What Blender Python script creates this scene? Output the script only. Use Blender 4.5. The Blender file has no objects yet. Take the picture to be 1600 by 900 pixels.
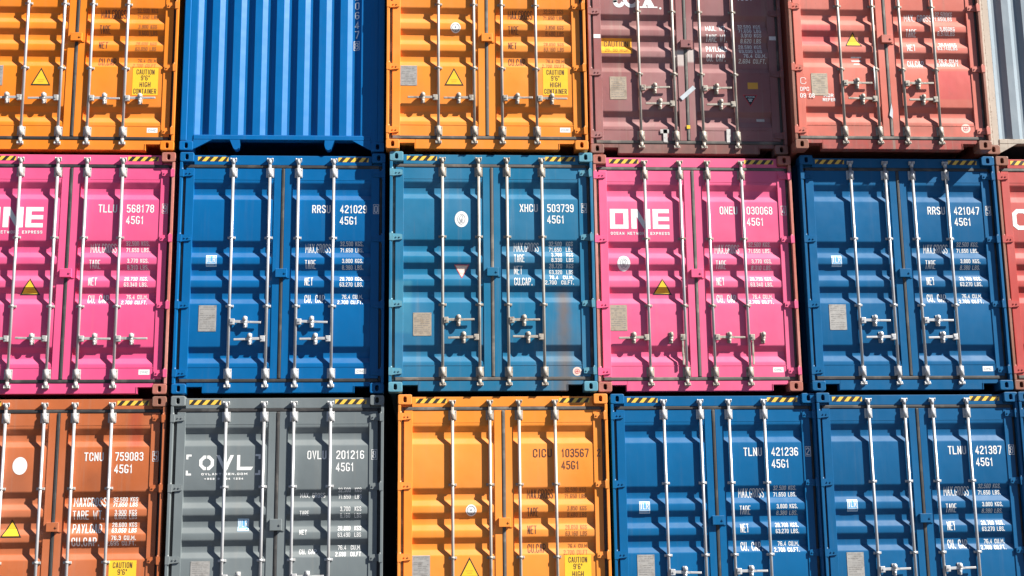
import bpy, bmesh, math, random
from mathutils import Vector, Matrix

random.seed(7)
SC = bpy.context.scene
COL = SC.collection
H, W, LEN = 2.896, 2.438, 12.19
TIER = H + 0.025

# ------------------------------------------------------------------ materials
def lin(r, g, b):
    f = lambda c: (c / 12.92) if c <= 0.04045 else ((c + 0.055) / 1.055) ** 2.4
    return (f(r / 255), f(g / 255), f(b / 255), 1)

class NT:
    def __init__(s, name):
        s.m = bpy.data.materials.new(name); s.m.use_nodes = True
        s.t = s.m.node_tree; s.n = s.t.nodes; s.l = s.t.links
        s.b = s.n['Principled BSDF']
    def new(s, typ, **kw):
        nd = s.n.new(typ)
        for k, v in kw.items(): setattr(nd, k, v)
        return nd
    def put(s, sock, v):
        if isinstance(v, bpy.types.NodeSocket): s.l.new(v, sock)
        else: sock.default_value = v
    def math(s, op, a, b=0.0, c=None, clamp=False):
        nd = s.new('ShaderNodeMath', operation=op, use_clamp=clamp)
        s.put(nd.inputs[0], a); s.put(nd.inputs[1], b)
        if c is not None: s.put(nd.inputs[2], c)
        return nd.outputs[0]
    def smooth(s, v, lo, hi):
        nd = s.new('ShaderNodeMapRange', interpolation_type='SMOOTHSTEP')
        s.put(nd.inputs[0], v); nd.inputs[1].default_value = lo; nd.inputs[2].default_value = hi
        return nd.outputs[0]
    def noise(s, vec, scale, detail=4.0, rough=0.55):
        nd = s.new('ShaderNodeTexNoise')
        s.l.new(vec, nd.inputs['Vector']); nd.inputs['Scale'].default_value = scale
        nd.inputs['Detail'].default_value = detail; nd.inputs['Roughness'].default_value = rough
        return nd.outputs[0]
    def mapping(s, vec, loc=(0, 0, 0), scale=(1, 1, 1)):
        nd = s.new('ShaderNodeMapping'); s.l.new(vec, nd.inputs[0])
        nd.inputs['Location'].default_value = loc; nd.inputs['Scale'].default_value = scale
        return nd.outputs[0]
    def mix(s, fac, a, b, mode='MIX'):
        nd = s.new('ShaderNodeMix', data_type='RGBA', blend_type=mode)
        s.put(nd.inputs[0], fac); s.put(nd.inputs[6], a); s.put(nd.inputs[7], b)
        return nd.outputs[2]
    def bump(s, h, strength, dist):
        nd = s.new('ShaderNodeBump'); s.l.new(h, nd.inputs['Height'])
        nd.inputs['Strength'].default_value = strength; nd.inputs['Distance'].default_value = dist
        s.l.new(nd.outputs[0], s.b.inputs['Normal']); return nd

def c4(c, k=1.0): return (min(c[0] * k, 1), min(c[1] * k, 1), min(c[2] * k, 1), 1)

RUST = (0.13, 0.045, 0.018, 1)
DUST = (0.30, 0.25, 0.20, 1)
_seed = [0]
def paint(name, col, rust=0.15, dirt=0.25, fade=0.12, rough=0.42, patches=(), streaks=0.35):
    """container paint: slow fading, vertical rain streaks, chips of rust, slightly wavy sheet"""
    _seed[0] += 1
    k = NT(name); tc = k.new('ShaderNodeTexCoord').outputs['Object']
    v = k.mapping(tc, (3.7 * _seed[0], 1.3 * _seed[0], 5.1 * _seed[0]))
    big = k.noise(v, 1.1, 3)
    fine = k.noise(v, 9.0, 5, 0.6)
    st = k.noise(k.mapping(v, scale=(16, 4, 0.7)), 1.0, 4, 0.6)
    chip = k.noise(v, 24.0, 6, 0.7)
    area = k.noise(v, 2.3, 3)
    pale = (col[0] + (0.62 - col[0]) * fade * 1.5, col[1] + (0.60 - col[1]) * fade * 1.5, col[2] + (0.58 - col[2]) * fade * 1.5, 1)
    c = k.mix(k.smooth(big, 0.35, 0.72), c4(col, 0.93), pale if fade else c4(col))
    sep = k.new('ShaderNodeSeparateXYZ'); k.l.new(tc, sep.inputs[0])
    X, Z = sep.outputs[0], sep.outputs[2]
    for p in patches:           # (x0, x1, z0, z1, colour, strength, soft)
        x0, x1, z0, z1, pc, stg, sf = p
        wob = k.math('MULTIPLY_ADD', fine, sf * 1.2, -sf * 0.6)
        xx = k.math('ADD', X, wob); zz = k.math('ADD', Z, wob)
        m = k.math('MULTIPLY', k.smooth(xx, x0 - sf, x0 + sf), k.math('SUBTRACT', 1.0, k.smooth(xx, x1 - sf, x1 + sf)))
        m = k.math('MULTIPLY', m, k.math('MULTIPLY', k.smooth(zz, z0 - sf, z0 + sf), k.math('SUBTRACT', 1.0, k.smooth(zz, z1 - sf, z1 + sf))))
        m = k.math('MULTIPLY', m, k.math('MULTIPLY_ADD', area, 0.7, stg - 0.35), clamp=True)
        c = k.mix(m, c, pc)
    sfac = k.math('MULTIPLY', k.smooth(st, 0.52, 0.80), dirt * streaks * 1.6, clamp=True)
    c = k.mix(sfac, c, DUST)
    low = k.math('MULTIPLY', k.math('SUBTRACT', 1.0, k.smooth(Z, 0.0, 0.30)), dirt * 0.45)
    c = k.mix(k.math('MULTIPLY', low, k.smooth(fine, 0.35, 0.65)), c, (0.12, 0.10, 0.085, 1))
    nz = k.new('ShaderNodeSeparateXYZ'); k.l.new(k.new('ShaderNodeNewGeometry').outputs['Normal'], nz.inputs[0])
    highlight_dust = k.math('MULTIPLY', k.smooth(nz.outputs[2], .25, .60), k.math('MULTIPLY_ADD', fine, .16, .06))      # pale dust tint, painting bright highlights into the colour of ledges facing up
    c = k.mix(highlight_dust, c, (0.50, 0.48, 0.46, 1))
    gr = k.math('MULTIPLY', k.smooth(fine, 0.55, 0.8), dirt * 0.6)
    c = k.mix(gr, c, c4(col, 0.55))
    rf = k.math('MULTIPLY', k.smooth(chip, 0.70 - 0.10 * rust, 0.74 - 0.10 * rust), k.smooth(area, 0.50 - 0.2 * rust, 0.66), clamp=True)
    c = k.mix(rf, c, RUST)
    if rust >= .14:
        run = k.noise(k.mapping(v, (3, 7, 1), (20, 5, 0.9)), 1.0, 5, 0.65)
        rm = k.math('MULTIPLY', k.math('MULTIPLY', k.smooth(run, .60, .78), k.smooth(area, .38, .62)), min(rust * 1.3, .75), clamp=True)
        c = k.mix(rm, c, (0.17, 0.075, 0.04, 1))
        bv = k.new('ShaderNodeBevel', samples=3); bv.inputs['Radius'].default_value = .012
        ge = k.new('ShaderNodeNewGeometry'); dp = k.new('ShaderNodeVectorMath', operation='DOT_PRODUCT')
        k.l.new(bv.outputs[0], dp.inputs[0]); k.l.new(ge.outputs['Normal'], dp.inputs[1])
        em = k.math('SUBTRACT', 1.0, k.smooth(dp.outputs['Value'], .90, .985))
        em = k.math('MULTIPLY', em, k.math('MULTIPLY', k.smooth(chip, .46, .56), min(rust * 1.6, .9)), clamp=True)
        c = k.mix(em, c, RUST)
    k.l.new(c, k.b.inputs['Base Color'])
    k.l.new(k.math('MULTIPLY_ADD', fine, 0.22, rough - 0.11), k.b.inputs['Roughness'])
    k.b.inputs['Specular IOR Level'].default_value = 0.25
    wave = k.math('ADD', k.noise(k.mapping(v, scale=(1, 1, 0.8)), 3.2, 2), k.math('MULTIPLY', chip, 0.02))
    k.bump(wave, 0.4, 0.014)
    return k.m

def simple(name, col, rough=0.5, metal=0.0, var=0.15, scale=14.0, dirtcol=None, dirt=0.0, bump=0.0):
    k = NT(name); tc = k.new('ShaderNodeTexCoord').outputs['Object']
    oi = k.new('ShaderNodeObjectInfo').outputs['Random']
    add = k.new('ShaderNodeVectorMath', operation='ADD'); k.l.new(tc, add.inputs[0])
    cmb = k.new('ShaderNodeCombineXYZ')
    for i in range(3): k.l.new(k.math('MULTIPLY', oi, 37.0 + 11 * i), cmb.inputs[i])
    k.l.new(cmb.outputs[0], add.inputs[1]); v = add.outputs[0]
    n = k.noise(v, scale, 5, 0.6)
    c = k.mix(n, c4(col, 1 - var), c4(col, 1 + var))
    if dirt:
        c = k.mix(k.math('MULTIPLY', k.smooth(k.noise(v, scale * 0.6, 4), 0.5, 0.72), dirt), c, dirtcol or RUST)
    k.l.new(c, k.b.inputs['Base Color'])
    k.l.new(k.math('MULTIPLY_ADD', n, 0.2, rough - 0.1), k.b.inputs['Roughness'])
    k.b.inputs['Metallic'].default_value = metal
    if bump: k.bump(n, bump, 0.004)
    return k.m

M = {}
M['white'] = simple('white_lettering', (0.80, 0.80, 0.78), 0.5, var=0.06, scale=30, dirtcol=(0.4, 0.38, 0.36, 1), dirt=0.35)
M['dark_ink'] = simple('dark_brown_lettering', (0.11, 0.045, 0.03), 0.5, var=0.25, scale=30)
M['worn_ink'] = simple('worn_brown_lettering', (0.30, 0.11, 0.035), 0.5, var=0.3, scale=30)
M['black'] = simple('black_print', (0.02, 0.018, 0.016), 0.5)
M['yellow'] = simple('yellow_sticker', (0.80, 0.50, 0.03), 0.42, var=0.08)
M['amber'] = simple('amber_sticker', (0.75, 0.36, 0.03), 0.42, var=0.08)
M['stripe_yellow'] = simple('stripe_yellow', (0.80, 0.50, 0.06), 0.45, var=0.1)
M['stripe_black'] = simple('stripe_black', (0.03, 0.022, 0.016), 0.45, var=0.3)
M['paper'] = simple('white_sticker', (0.78, 0.78, 0.76), 0.5, var=0.05)
M['dirty_paper'] = simple('grimy_white_paper', (0.52, 0.50, 0.48), 0.6, var=0.25, scale=30, dirtcol=(0.12, 0.10, 0.10, 1), dirt=0.8)
M['grey_ink'] = simple('grey_print', (0.28, 0.29, 0.31), 0.5)
M['red_ink'] = simple('red_print', (0.55, 0.05, 0.06), 0.5)
M['pink_paper'] = simple('pale_pink_sticker', (0.78, 0.58, 0.50), 0.5, var=0.08)
M['sky_sticker'] = simple('blue_sticker', (0.12, 0.40, 0.68), 0.4, var=0.08)
M['plate'] = simple('data_plate_metal', (0.42, 0.40, 0.37), 0.45, 0.35, 0.25, 22, (0.2, 0.17, 0.14, 1), 0.5, 0.3)
M['plate_old'] = simple('old_plate_metal', (0.40, 0.33, 0.25), 0.5, 0.25, 0.25, 22, (0.2, 0.15, 0.1, 1), 0.5, 0.3)
M['plate_print'] = simple('plate_print', (0.20, 0.19, 0.18), 0.5)
M['rubber'] = simple('gasket_rubber', (0.085, 0.078, 0.070), 0.65, var=0.35, scale=8, dirtcol=(0.22, 0.19, 0.16, 1), dirt=0.8, bump=0.2)
M['rubber_dark'] = simple('dark_gasket_rubber', (0.030, 0.029, 0.029), 0.6, var=0.35, scale=8, dirtcol=(0.12, 0.11, 0.10, 1), dirt=0.5, bump=0.2)
M['steel'] = simple('zinc_plated_steel', (0.52, 0.52, 0.52), 0.42, 0.3, 0.10, 12, (0.34, 0.29, 0.24, 1), 0.35)
M['steel_worn'] = simple('weathered_zinc_steel', (0.60, 0.575, 0.53), 0.5, 0.15, 0.16, 14, (0.26, 0.17, 0.11, 1), 0.6)
M['steel_bar'] = simple('zinc_plated_bar', (0.50, 0.50, 0.51), 0.38, 0.45, 0.10, 6, (0.34, 0.31, 0.28, 1), 0.35)
M['bar_worn'] = simple('weathered_bar', (0.40, 0.375, 0.335), 0.45, 0.2, 0.14, 7, (0.22, 0.15, 0.10, 1), 0.55)
M['fitting'] = simple('galvanised_fitting', (0.46, 0.45, 0.43), 0.5, 0.3, 0.18, 26, (0.16, 0.12, 0.09, 1), 0.55)
M['fitting_worn'] = simple('weathered_fitting', (0.36, 0.325, 0.275), 0.55, 0.15, 0.2, 26, (0.15, 0.09, 0.06, 1), 0.75)
M['void'] = simple('unlit_underframe', (0.015, 0.014, 0.014), 0.9)
M['asphalt'] = simple('yard_asphalt', (0.05, 0.048, 0.046), 0.85, var=0.3, scale=0.8, bump=0.2)
M['silver_tape'] = simple('silver_tape', (0.58, 0.62, 0.64), 0.35, 0.2, 0.25, 20)

# ------------------------------------------------------------------ mesh builder
class MB:
    def __init__(s): s.bm = bmesh.new(); s.mi = 0
    def face(s, pts):
        f = s.bm.faces.new([s.bm.verts.new(p) for p in pts]); f.material_index = s.mi; return f
    def box(s, x0, x1, y0, y1, z0, z1, bev=0.0):
        vs = [s.bm.verts.new((x, y, z)) for z in (z0, z1) for y in (y0, y1) for x in (x0, x1)]
        fs = []
        for q in ((0, 2, 3, 1), (4, 5, 7, 6), (0, 1, 5, 4), (2, 6, 7, 3), (0, 4, 6, 2), (1, 3, 7, 5)):
            f = s.bm.faces.new([vs[i] for i in q]); f.material_index = s.mi; fs.append(f)
        if bev:
            es = list({e for f in fs for e in f.edges})
            r = bmesh.ops.bevel(s.bm, geom=es, offset=bev, segments=2, affect='EDGES', profile=0.5)
            for f in r['faces']: f.material_index = s.mi
    def prism(s, poly, y0, y1):        # poly in (x, z), extruded from y0 to y1
        a = [s.bm.verts.new((x, y0, z)) for x, z in poly]; b = [s.bm.verts.new((x, y1, z)) for x, z in poly]
        n = len(poly)
        for f in ([s.bm.faces.new(a), s.bm.faces.new(b[::-1])] + [s.bm.faces.new((a[(i + 1) % n], a[i], b[i], b[(i + 1) % n])) for i in range(n)]):
            f.material_index = s.mi
    def tube(s, p, q, r, seg=12, r2=None, smooth=True):
        p, q = Vector(p), Vector(q); d = (q - p).normalized()
        u = d.orthogonal().normalized(); w = d.cross(u)
        r2 = r if r2 is None else r2
        A, B = [], []
        for i in range(seg):
            a = 2 * math.pi * i / seg; o = u * math.cos(a) + w * math.sin(a)
            A.append(s.bm.verts.new(p + o * r)); B.append(s.bm.verts.new(q + o * r2))
        for i in range(seg):
            f = s.bm.faces.new((A[i], A[(i + 1) % seg], B[(i + 1) % seg], B[i])); f.smooth = smooth; f.material_index = s.mi
        for f in (s.bm.faces.new(A[::-1]), s.bm.faces.new(B)): f.material_index = s.mi
    def ell(s, c, rx, ry, rz, nu=10, nv=6):
        rings = []
        for j in range(1, nv):
            t = math.pi * j / nv
            rings.append([s.bm.verts.new((c[0] + rx * math.sin(t) * math.cos(2 * math.pi * i / nu), c[1] + ry * math.sin(t) * math.sin(2 * math.pi * i / nu), c[2] + rz * math.cos(t))) for i in range(nu)])
        top = s.bm.verts.new((c[0], c[1], c[2] + rz)); bot = s.bm.verts.new((c[0], c[1], c[2] - rz))
        F = []
        for i in range(nu):
            F.append((top, rings[0][i], rings[0][(i + 1) % nu])); F.append((bot, rings[-1][(i + 1) % nu], rings[-1][i]))
            for j in range(nv - 2): F.append((rings[j][i], rings[j + 1][i], rings[j + 1][(i + 1) % nu], rings[j][(i + 1) % nu]))
        for q in F:
            f = s.bm.faces.new(q); f.smooth = True; f.material_index = s.mi
    def done(s, name, fix=True):
        if fix: bmesh.ops.recalc_face_normals(s.bm, faces=s.bm.faces)
        me = bpy.data.meshes.new(name); s.bm.to_mesh(me); s.bm.free(); return me

_cache = {}
def mesh(key, fn):
    if key not in _cache: _cache[key] = fn()
    return _cache[key]

def obj(name, me, mats, parent=None, loc=(0, 0, 0), label=None):
    o = bpy.data.objects.new(name, me); COL.objects.link(o)
    mats = mats if isinstance(mats, (list, tuple)) else [mats]
    while len(me.materials) < len(mats): me.materials.append(None)
    for i, m in enumerate(mats):
        o.material_slots[i].link = 'OBJECT'; o.material_slots[i].material = m
    o.location = loc
    if parent: o.parent = parent
    if label: o['label'] = label
    return o

# ------------------------------------------------------------------ door-end measurements (depths from the top edge)
YF = 0.055                 # outer plane of the door sheets behind the casting faces
VAL = 0.038                # pressing depth
DEP = [(0.327, 0), (0.361, 0), (0.430, 1), (0.503, 1), (0.573, 0), (1.073, 0), (1.138, 1), (1.208, 1), (1.277, 0),
       (1.352, 0), (1.417, 1), (1.487, 1), (1.556, 0), (1.631, 0), (1.696, 1), (1.766, 1), (1.835, 0),
       (2.340, 0), (2.403, 1), (2.468, 1), (2.540, 0), (2.578, 0)]
PROF = [(H - d, YF + VAL * k) for d, k in DEP][::-1]      # ascending z
def panel_y(z):
    if z <= PROF[0][0] or z >= PROF[-1][0]: return YF - 0.001
    for (z0, y0), (z1, y1) in zip(PROF, PROF[1:]):
        if z0 <= z <= z1: return y0 + (y1 - y0) * (z - z0) / (z1 - z0)
GX0, GX1 = 1.200, 1.240      # centre gasket
BARS = [0.630, 1.063, 1.402, 1.822]

FX = [(0.165, 0)]            # corrugated front end, pairs of (x, depth 0/1)
x = 0.172
for i in range(8):
    FX += [(x, 0), (x + 0.058, 1), (x + 0.112, 1), (x + 0.170, 0)]
    x += 0.2585
FX.append((2.275, 0))
FY = 0.012
def front_y(x):
    for (x0, a), (x1, b) in zip(FX, FX[1:]):
        if x0 <= x <= x1: return FY + 0.040 * (a + (b - a) * (x - x0) / max(x1 - x0, 1e-6))
    return FY

# ------------------------------------------------------------------ stroke lettering
RR = [(.28, 0), (.72, 0), (1, .13), (1, .87), (.72, 1), (.28, 1), (0, .87), (0, .13), (.28, 0)]
G = {
 '0': [RR], 'O': [RR],
 '1': [[(.12, .78), (.55, 1), (.55, 0)]],
 '2': [[(0, .80), (0, .87), (.28, 1), (.72, 1), (1, .87), (1, .66), (0, .14), (0, 0), (1, 0)]],
 '3': [[(0, .85), (.28, 1), (.72, 1), (1, .87), (1, .65), (.72, .53), (.35, .53)], [(.72, .53), (1, .40), (1, .13), (.72, 0), (.28, 0), (0, .15)]],
 '4': [[(.72, 0), (.72, 1), (0, .30), (0, .24), (1, .24)]],
 '5': [[(.95, 1), (.08, 1), (.04, .56), (.70, .60), (1, .46), (1, .14), (.72, 0), (.28, 0), (0, .14)]],
 '6': [[(1, .86), (.72, 1), (.28, 1), (0, .87), (0, .13), (.28, 0), (.72, 0), (1, .13), (1, .40), (.72, .53), (.28, .53), (0, .43)]],
 '7': [[(0, 1), (1, 1), (1, .86), (.36, 0)]],
 '8': [[(.28, .53), (0, .40), (0, .13), (.28, 0), (.72, 0), (1, .13), (1, .40), (.72, .53), (.28, .53)], [(.28, .53), (.03, .66), (.03, .87), (.28, 1), (.72, 1), (.97, .87), (.97, .66), (.72, .53)]],
 '9': [[(0, .14), (.28, 0), (.72, 0), (1, .13), (1, .87), (.72, 1), (.28, 1), (0, .87), (0, .58), (.28, .45), (.72, .45), (1, .55)]],
 'A': [[(0, 0), (.40, 1), (.60, 1), (1, 0)], [(.17, .30), (.83, .30)]],
 'B': [[(.65, .53), (1, .66), (1, .87), (.72, 1), (0, 1), (0, 0), (.72, 0), (1, .13), (1, .40), (.72, .53), (0, .53)]],
 'C': [[(1, .70), (1, .87), (.72, 1), (.28, 1), (0, .87), (0, .13), (.28, 0), (.72, 0), (1, .13), (1, .30)]],
 'D': [[(0, 0), (0, 1), (.66, 1), (1, .84), (1, .16), (.66, 0), (0, 0)]],
 'E': [[(1, 1), (0, 1), (0, 0), (1, 0)], [(0, .52), (.85, .52)]],
 'F': [[(1, 1), (0, 1), (0, 0)], [(0, .52), (.85, .52)]],
 'G': [[(1, .84), (.72, 1), (.28, 1), (0, .87), (0, .13), (.28, 0), (.72, 0), (1, .13), (1, .40), (.66, .40)]],
 'H': [[(0, 0), (0, 1)], [(1, 0), (1, 1)], [(0, .52), (1, .52)]],
 'I': [[(.5, 0), (.5, 1)]],
 'K': [[(0, 0), (0, 1)], [(1, 1), (.08, .46)], [(.3, .58), (1, 0)]],
 'L': [[(0, 1), (0, 0), (1, 0)]],
 'M': [[(0, 0), (0, 1), (.5, .35), (1, 1), (1, 0)]],
 'N': [[(0, 0), (0, 1)], [(1, 0), (1, 1)], [(.02, .97), (.98, .03)]],
 'P': [[(0, 0), (0, 1), (.72, 1), (1, .87), (1, .58), (.72, .45), (0, .45)]],
 'R': [[(0, 0), (0, 1), (.72, 1), (1, .87), (1, .60), (.72, .48), (0, .48)], [(.55, .48), (1, 0)]],
 'S': [[(1, .82), (1, .87), (.72, 1), (.28, 1), (0, .87), (0, .66), (1, .36), (1, .13), (.72, 0), (.28, 0), (0, .13), (0, .18)]],
 'T': [[(0, 1), (1, 1)], [(.5, 0), (.5, 1)]],
 'U': [[(0, 1), (0, .13), (.28, 0), (.72, 0), (1, .13), (1, 1)]],
 'V': [[(0, 1), (.5, 0), (1, 1)]],
 'W': [[(0, 1), (.25, 0), (.5, .8), (.75, 0), (1, 1)]],
 'X': [[(0, 0), (1, 1)], [(0, 1), (1, 0)]],
 'Y': [[(0, 1), (.5, .45), (.5, 0)], [(1, 1), (.5, .45)]],
 '.': [[(.5, -.04), (.5, .06)]],
 "'": [[(.5, .75), (.5, 1)]],
 '"': [[(.25, .75), (.25, 1)], [(.75, .75), (.75, 1)]],
 '+': [[(0, .5), (1, .5)], [(.5, .2), (.5, .8)]],
}
NARROW = {'.': .35, "'": .4, '"': .6, 'I': .45, '1': .8, ' ': .75, 'M': 1.3, 'W': 1.35}

def ribbon(pts, sw, out, layer):
    closed = len(pts) > 2 and (Vector(pts[0]) - Vector(pts[-1])).length < 1e-6
    P = [Vector(p) for p in pts]
    if closed: P = P[:-1]
    n = len(P); hw = sw / 2; L, R = [], []
    for i in range(n):
        a = P[i - 1] if (closed or i > 0) else None
        b = P[(i + 1) % n] if (closed or i < n - 1) else None
        c = P[i]
        if a is None: d = (b - c).normalized(); c = c - d * hw * .95; nn = Vector((-d.y, d.x)); k = hw
        elif b is None: d = (c - a).normalized(); c = c + d * hw * .95; nn = Vector((-d.y, d.x)); k = hw
        else:
            d1, d2 = (c - a).normalized(), (b - c).normalized()
            n1, n2 = Vector((-d1.y, d1.x)), Vector((-d2.y, d2.x))
            nn = n1 + n2
            if nn.length < 1e-3: nn = n1
            nn.normalize(); k = hw / max(nn.dot(n1), .45)
        L.append(c + nn * k); R.append(c - nn * k)
    for i in range(n if closed else n - 1):
        j = (i + 1) % n
        out.append(([tuple(L[i]), tuple(R[i]), tuple(R[j]), tuple(L[j])], layer + i * .00005))

def text(out, s, x0, zc, h, w, sw=None, lead=.24, layer0=0.0):
    """condensed stencil-like lettering s fitted into width w, centred on height zc; polygons go to out"""
    sw = sw or h * .13
    adv = [NARROW.get(c, 1.0) for c in s]
    unit = w / (sum(adv) + lead * (len(s) - 1))
    x = x0
    sw = min(sw, unit * .28)
    for c, a in zip(s, adv):
        cw = a * unit
        for q, st in enumerate(G.get(c, [])):
            ribbon([(x + sw / 2 + (cw - sw) * px, zc - h / 2 + sw / 2 + (h - sw) * pz) for px, pz in st], sw, out, layer0 + q * .0006)
        x += cw + lead * unit

def rect(out, x0, x1, z0, z1, layer=0.0): out.append(([(x0, z0), (x0, z1), (x1, z1), (x1, z0)], layer))
def oval(out, cx, cz, rx, rz, layer=0.0, n=24):
    out.append(([(cx + rx * math.cos(2 * math.pi * i / n), cz + rz * math.sin(2 * math.pi * i / n)) for i in range(n)][::-1], layer))
def ring(out, cx, cz, rx, rz, sw, layer, n=20):
    ribbon([(cx + rx * math.cos(2 * math.pi * i / n), cz + rz * math.sin(2 * math.pi * i / n)) for i in range(n)] + [(cx + rx, cz)], sw, out, layer)

def drape(name, groups, yfun, axis='z', brk=None, off=0.0016):
    """lay flat outlines (x, z) on the pressed sheet: cut them at every bend and push them on to it"""
    bm = bmesh.new()
    for mi, polys in enumerate(groups):
        for pts, ly in polys:
            f = bm.faces.new([bm.verts.new((p[0], ly, p[1])) for p in pts]); f.material_index = mi
    if brk is None: brk = [z for z, _ in PROF]
    for b in brk:
        co = (0, 0, b) if axis == 'z' else (b, 0, 0); no = (0, 0, 1) if axis == 'z' else (1, 0, 0)
        bmesh.ops.bisect_plane(bm, geom=list(bm.verts) + list(bm.edges) + list(bm.faces), plane_co=co, plane_no=no)
    for v in bm.verts: v.co.y = yfun(v.co.z if axis == 'z' else v.co.x) - off - v.co.y
    for f in bm.faces:
        f.normal_update()
        if f.normal.y > 0: f.normal_flip()
    me = bpy.data.meshes.new(name); bm.to_mesh(me); bm.free(); return me

# ------------------------------------------------------------------ shared meshes
def casting_mesh():
    m = MB(); N = 40; hw, hh = .0815, .059
    def rrect(w, h, r, a):
        c, s = math.cos(a), math.sin(a)
        t = min(w / max(abs(c), 1e-6), h / max(abs(s), 1e-6)); x, z = c * t, s * t
        cx, cz = w - r, h - r
        if abs(x) > cx and abs(z) > cz:
            sx, sz = math.copysign(cx, x), math.copysign(cz, z)
            d = Vector((x - sx, z - sz)); d = d.normalized() * r if d.length > 1e-6 else Vector((0, 0)); x, z = sx + d.x, sz + d.y
        return x, z
    A = [2 * math.pi * (i + .5) / N for i in range(N)]
    def stadium(a, k=1.0):
        w, h = .020 * k, .034 * k
        return rrect(w, h, .019 * k, a)
    rings = [([stadium(a) for a in A], .130), ([stadium(a) for a in A], .006), ([stadium(a, 1.12) for a in A], .0),
             ([rrect(hw - .007, hh - .007, .014, a) for a in A], .0), ([rrect(hw - .002, hh - .002, .016, a) for a in A], .002), ([rrect(hw, hh, .018, a) for a in A], .007), ([rrect(hw, hh, .018, a) for a in A], .178)]
    V = [[m.bm.verts.new((x, y, z)) for x, z in r] for r, y in rings]
    for a, b in zip(V, V[1:]):
        for i in range(N): m.bm.faces.new((a[i], a[(i + 1) % N], b[(i + 1) % N], b[i]))
    m.bm.faces.new(V[0]); m.bm.faces.new(V[-1])
    return m.done('corner_casting')

def body_mesh(front=False):
    m = MB()
    m.box(.16, W - .16, 1.5, LEN - .02, .03, .10)
    m.box(.16, W - .16, .18, 1.5, *((.34, .40) if front else (.137, .20)))
    m.box(.03, W - .03, .10, LEN - .02, H - .06, H - .02)
    for sx in (0, 1):                                     # corrugated long sides
        x = (lambda d: (.02 + d) if sx == 0 else (W - .02 - d))
        y = .13; pts = []
        while y < LEN - .2:
            for dy, d in ((0, 0), (.07, 0), (.138, .036), (.208, .036), (.276, 0)): pts.append((y + dy, d))
            y += .278
        for (y0, d0), (y1, d1) in zip(pts, pts[1:]):
            if y1 > y0: m.face([(x(d0), y0, .12), (x(d1), y1, .12), (x(d1), y1, H - .06), (x(d0), y0, H - .06)])
        m.box(x(.0) if sx == 0 else x(.06), x(.06) if sx == 0 else x(0), .17, LEN - .17, .0 + .01, .13)
    m.box(.02, W - .02, LEN - .02, LEN, .02, H - .02)
    for cx in (.0815, W - .0815):
        for cz in (.059, H - .059): m.box(cx - .08, cx + .08, LEN - .19, LEN + .004, cz - .058, cz + .058)
    return m.done('container_body')

def post_mesh(sx):
    m = MB(); f = (lambda a, b: (a, b)) if sx == 0 else (lambda a, b: (W - b, W - a))
    m.box(*f(.003, .036), .004, .14, .118, H - .118, .004)
    m.box(*f(.036, .150), .105, .14, .118, H - .118)
    return m.done('corner_post')

def header_mesh():
    m = MB(); m.box(.163, W - .163, YF - .005, .17, H - .142, H - .024, .004); m.box(.036, .163, YF + .02, .17, H - .142, H - .118); m.box(W - .163, W - .036, YF + .02, .17, H - .142, H - .118)
    return m.done('door_header')

def sill_mesh():
    m = MB(); P0, P1 = .163, .352
    m.box(P1, W - P1, YF - .003, .17, .014, .136, .004)
    for a, b in ((P0, P1), (W - P1, W - P0)):
        m.box(a, b, YF - .003, .17, .088, .136)
    m.box(P1 - .008, P1, YF - .008, .15, .014, .094); m.box(W - P1, W - P1 + .008, YF - .008, .15, .014, .094)
    m.box(.036, P0, YF + .02, .17, .118, .136); m.box(W - P0, W - .036, YF + .02, .17, .118, .136)
    return m.done('door_sill')

ZB, ZT = .178, H - .183        # door leaf bottom and top
def door_mesh(side):
    m = MB(); mir = (lambda a, b: (a, b)) if side == 0 else (lambda a, b: (W - b, W - a))
    A, B, C, D = (.072, .168, 1.115, GX0) if side == 0 else (.072, .170, 1.103, W - GX1)
    yv = YF - .007
    zb, zt = PROF[0][0], PROF[-1][0]
    m.box(*mir(A, B), yv, .105, ZB, ZT, .0025)
    m.box(*mir(C, D), yv, .105, ZB, ZT, .0025)
    m.box(*mir(B, C), YF - .002, .105, ZB, zb - .001); m.box(*mir(B, C), YF - .002, .105, zt + .001, ZT)
    m.box(*mir(B, C), YF - .0045, YF - .002, zb - .006, zb + .002)       # weld line
    x0, x1 = mir(B, C); pr = []
    rad = .010                                              # soft press radius at each bend
    for i, (z, y) in enumerate(PROF):
        if 0 < i < len(PROF) - 1:
            (za, ya), (zc, yc) = PROF[i - 1], PROF[i + 1]
            ta, tc = rad / (z - za), rad / (zc - z)
            a, c = (z - rad, y + (ya - y) * ta), (z + rad, y + (yc - y) * tc)
            pr += [a, ((a[0] + c[0]) / 4 + z / 2, (a[1] + c[1]) / 4 + y / 2), c]
        else: pr.append((z, y))
    NX = 8
    grid = [[m.bm.verts.new((x0 + (x1 - x0) * i / NX, y, z)) for i in range(NX + 1)] for z, y in pr]
    for r0, r1 in zip(grid, grid[1:]):
        for i in range(NX):
            f = m.bm.faces.new((r0[i], r0[i + 1], r1[i + 1], r1[i])); f.smooth = True
    return m.done('door')

def gasket_mesh():
    m = MB(); yg = YF - .004
    m.box(.075, W - .075, yg - .006, .10, H - .182, H - .143, .008)
    m.box(.075, W - .075, yg - .006, .10, .137, .177, .008)
    m.box(GX0 + .001, GX1 - .001, yg - .010, .10, .178, H - .183, .010)
    for a in (.037, W - .071): m.box(a, a + .034, YF + .008, .104, .137, H - .143, .008)
    return m.done('door_gasket')

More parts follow.
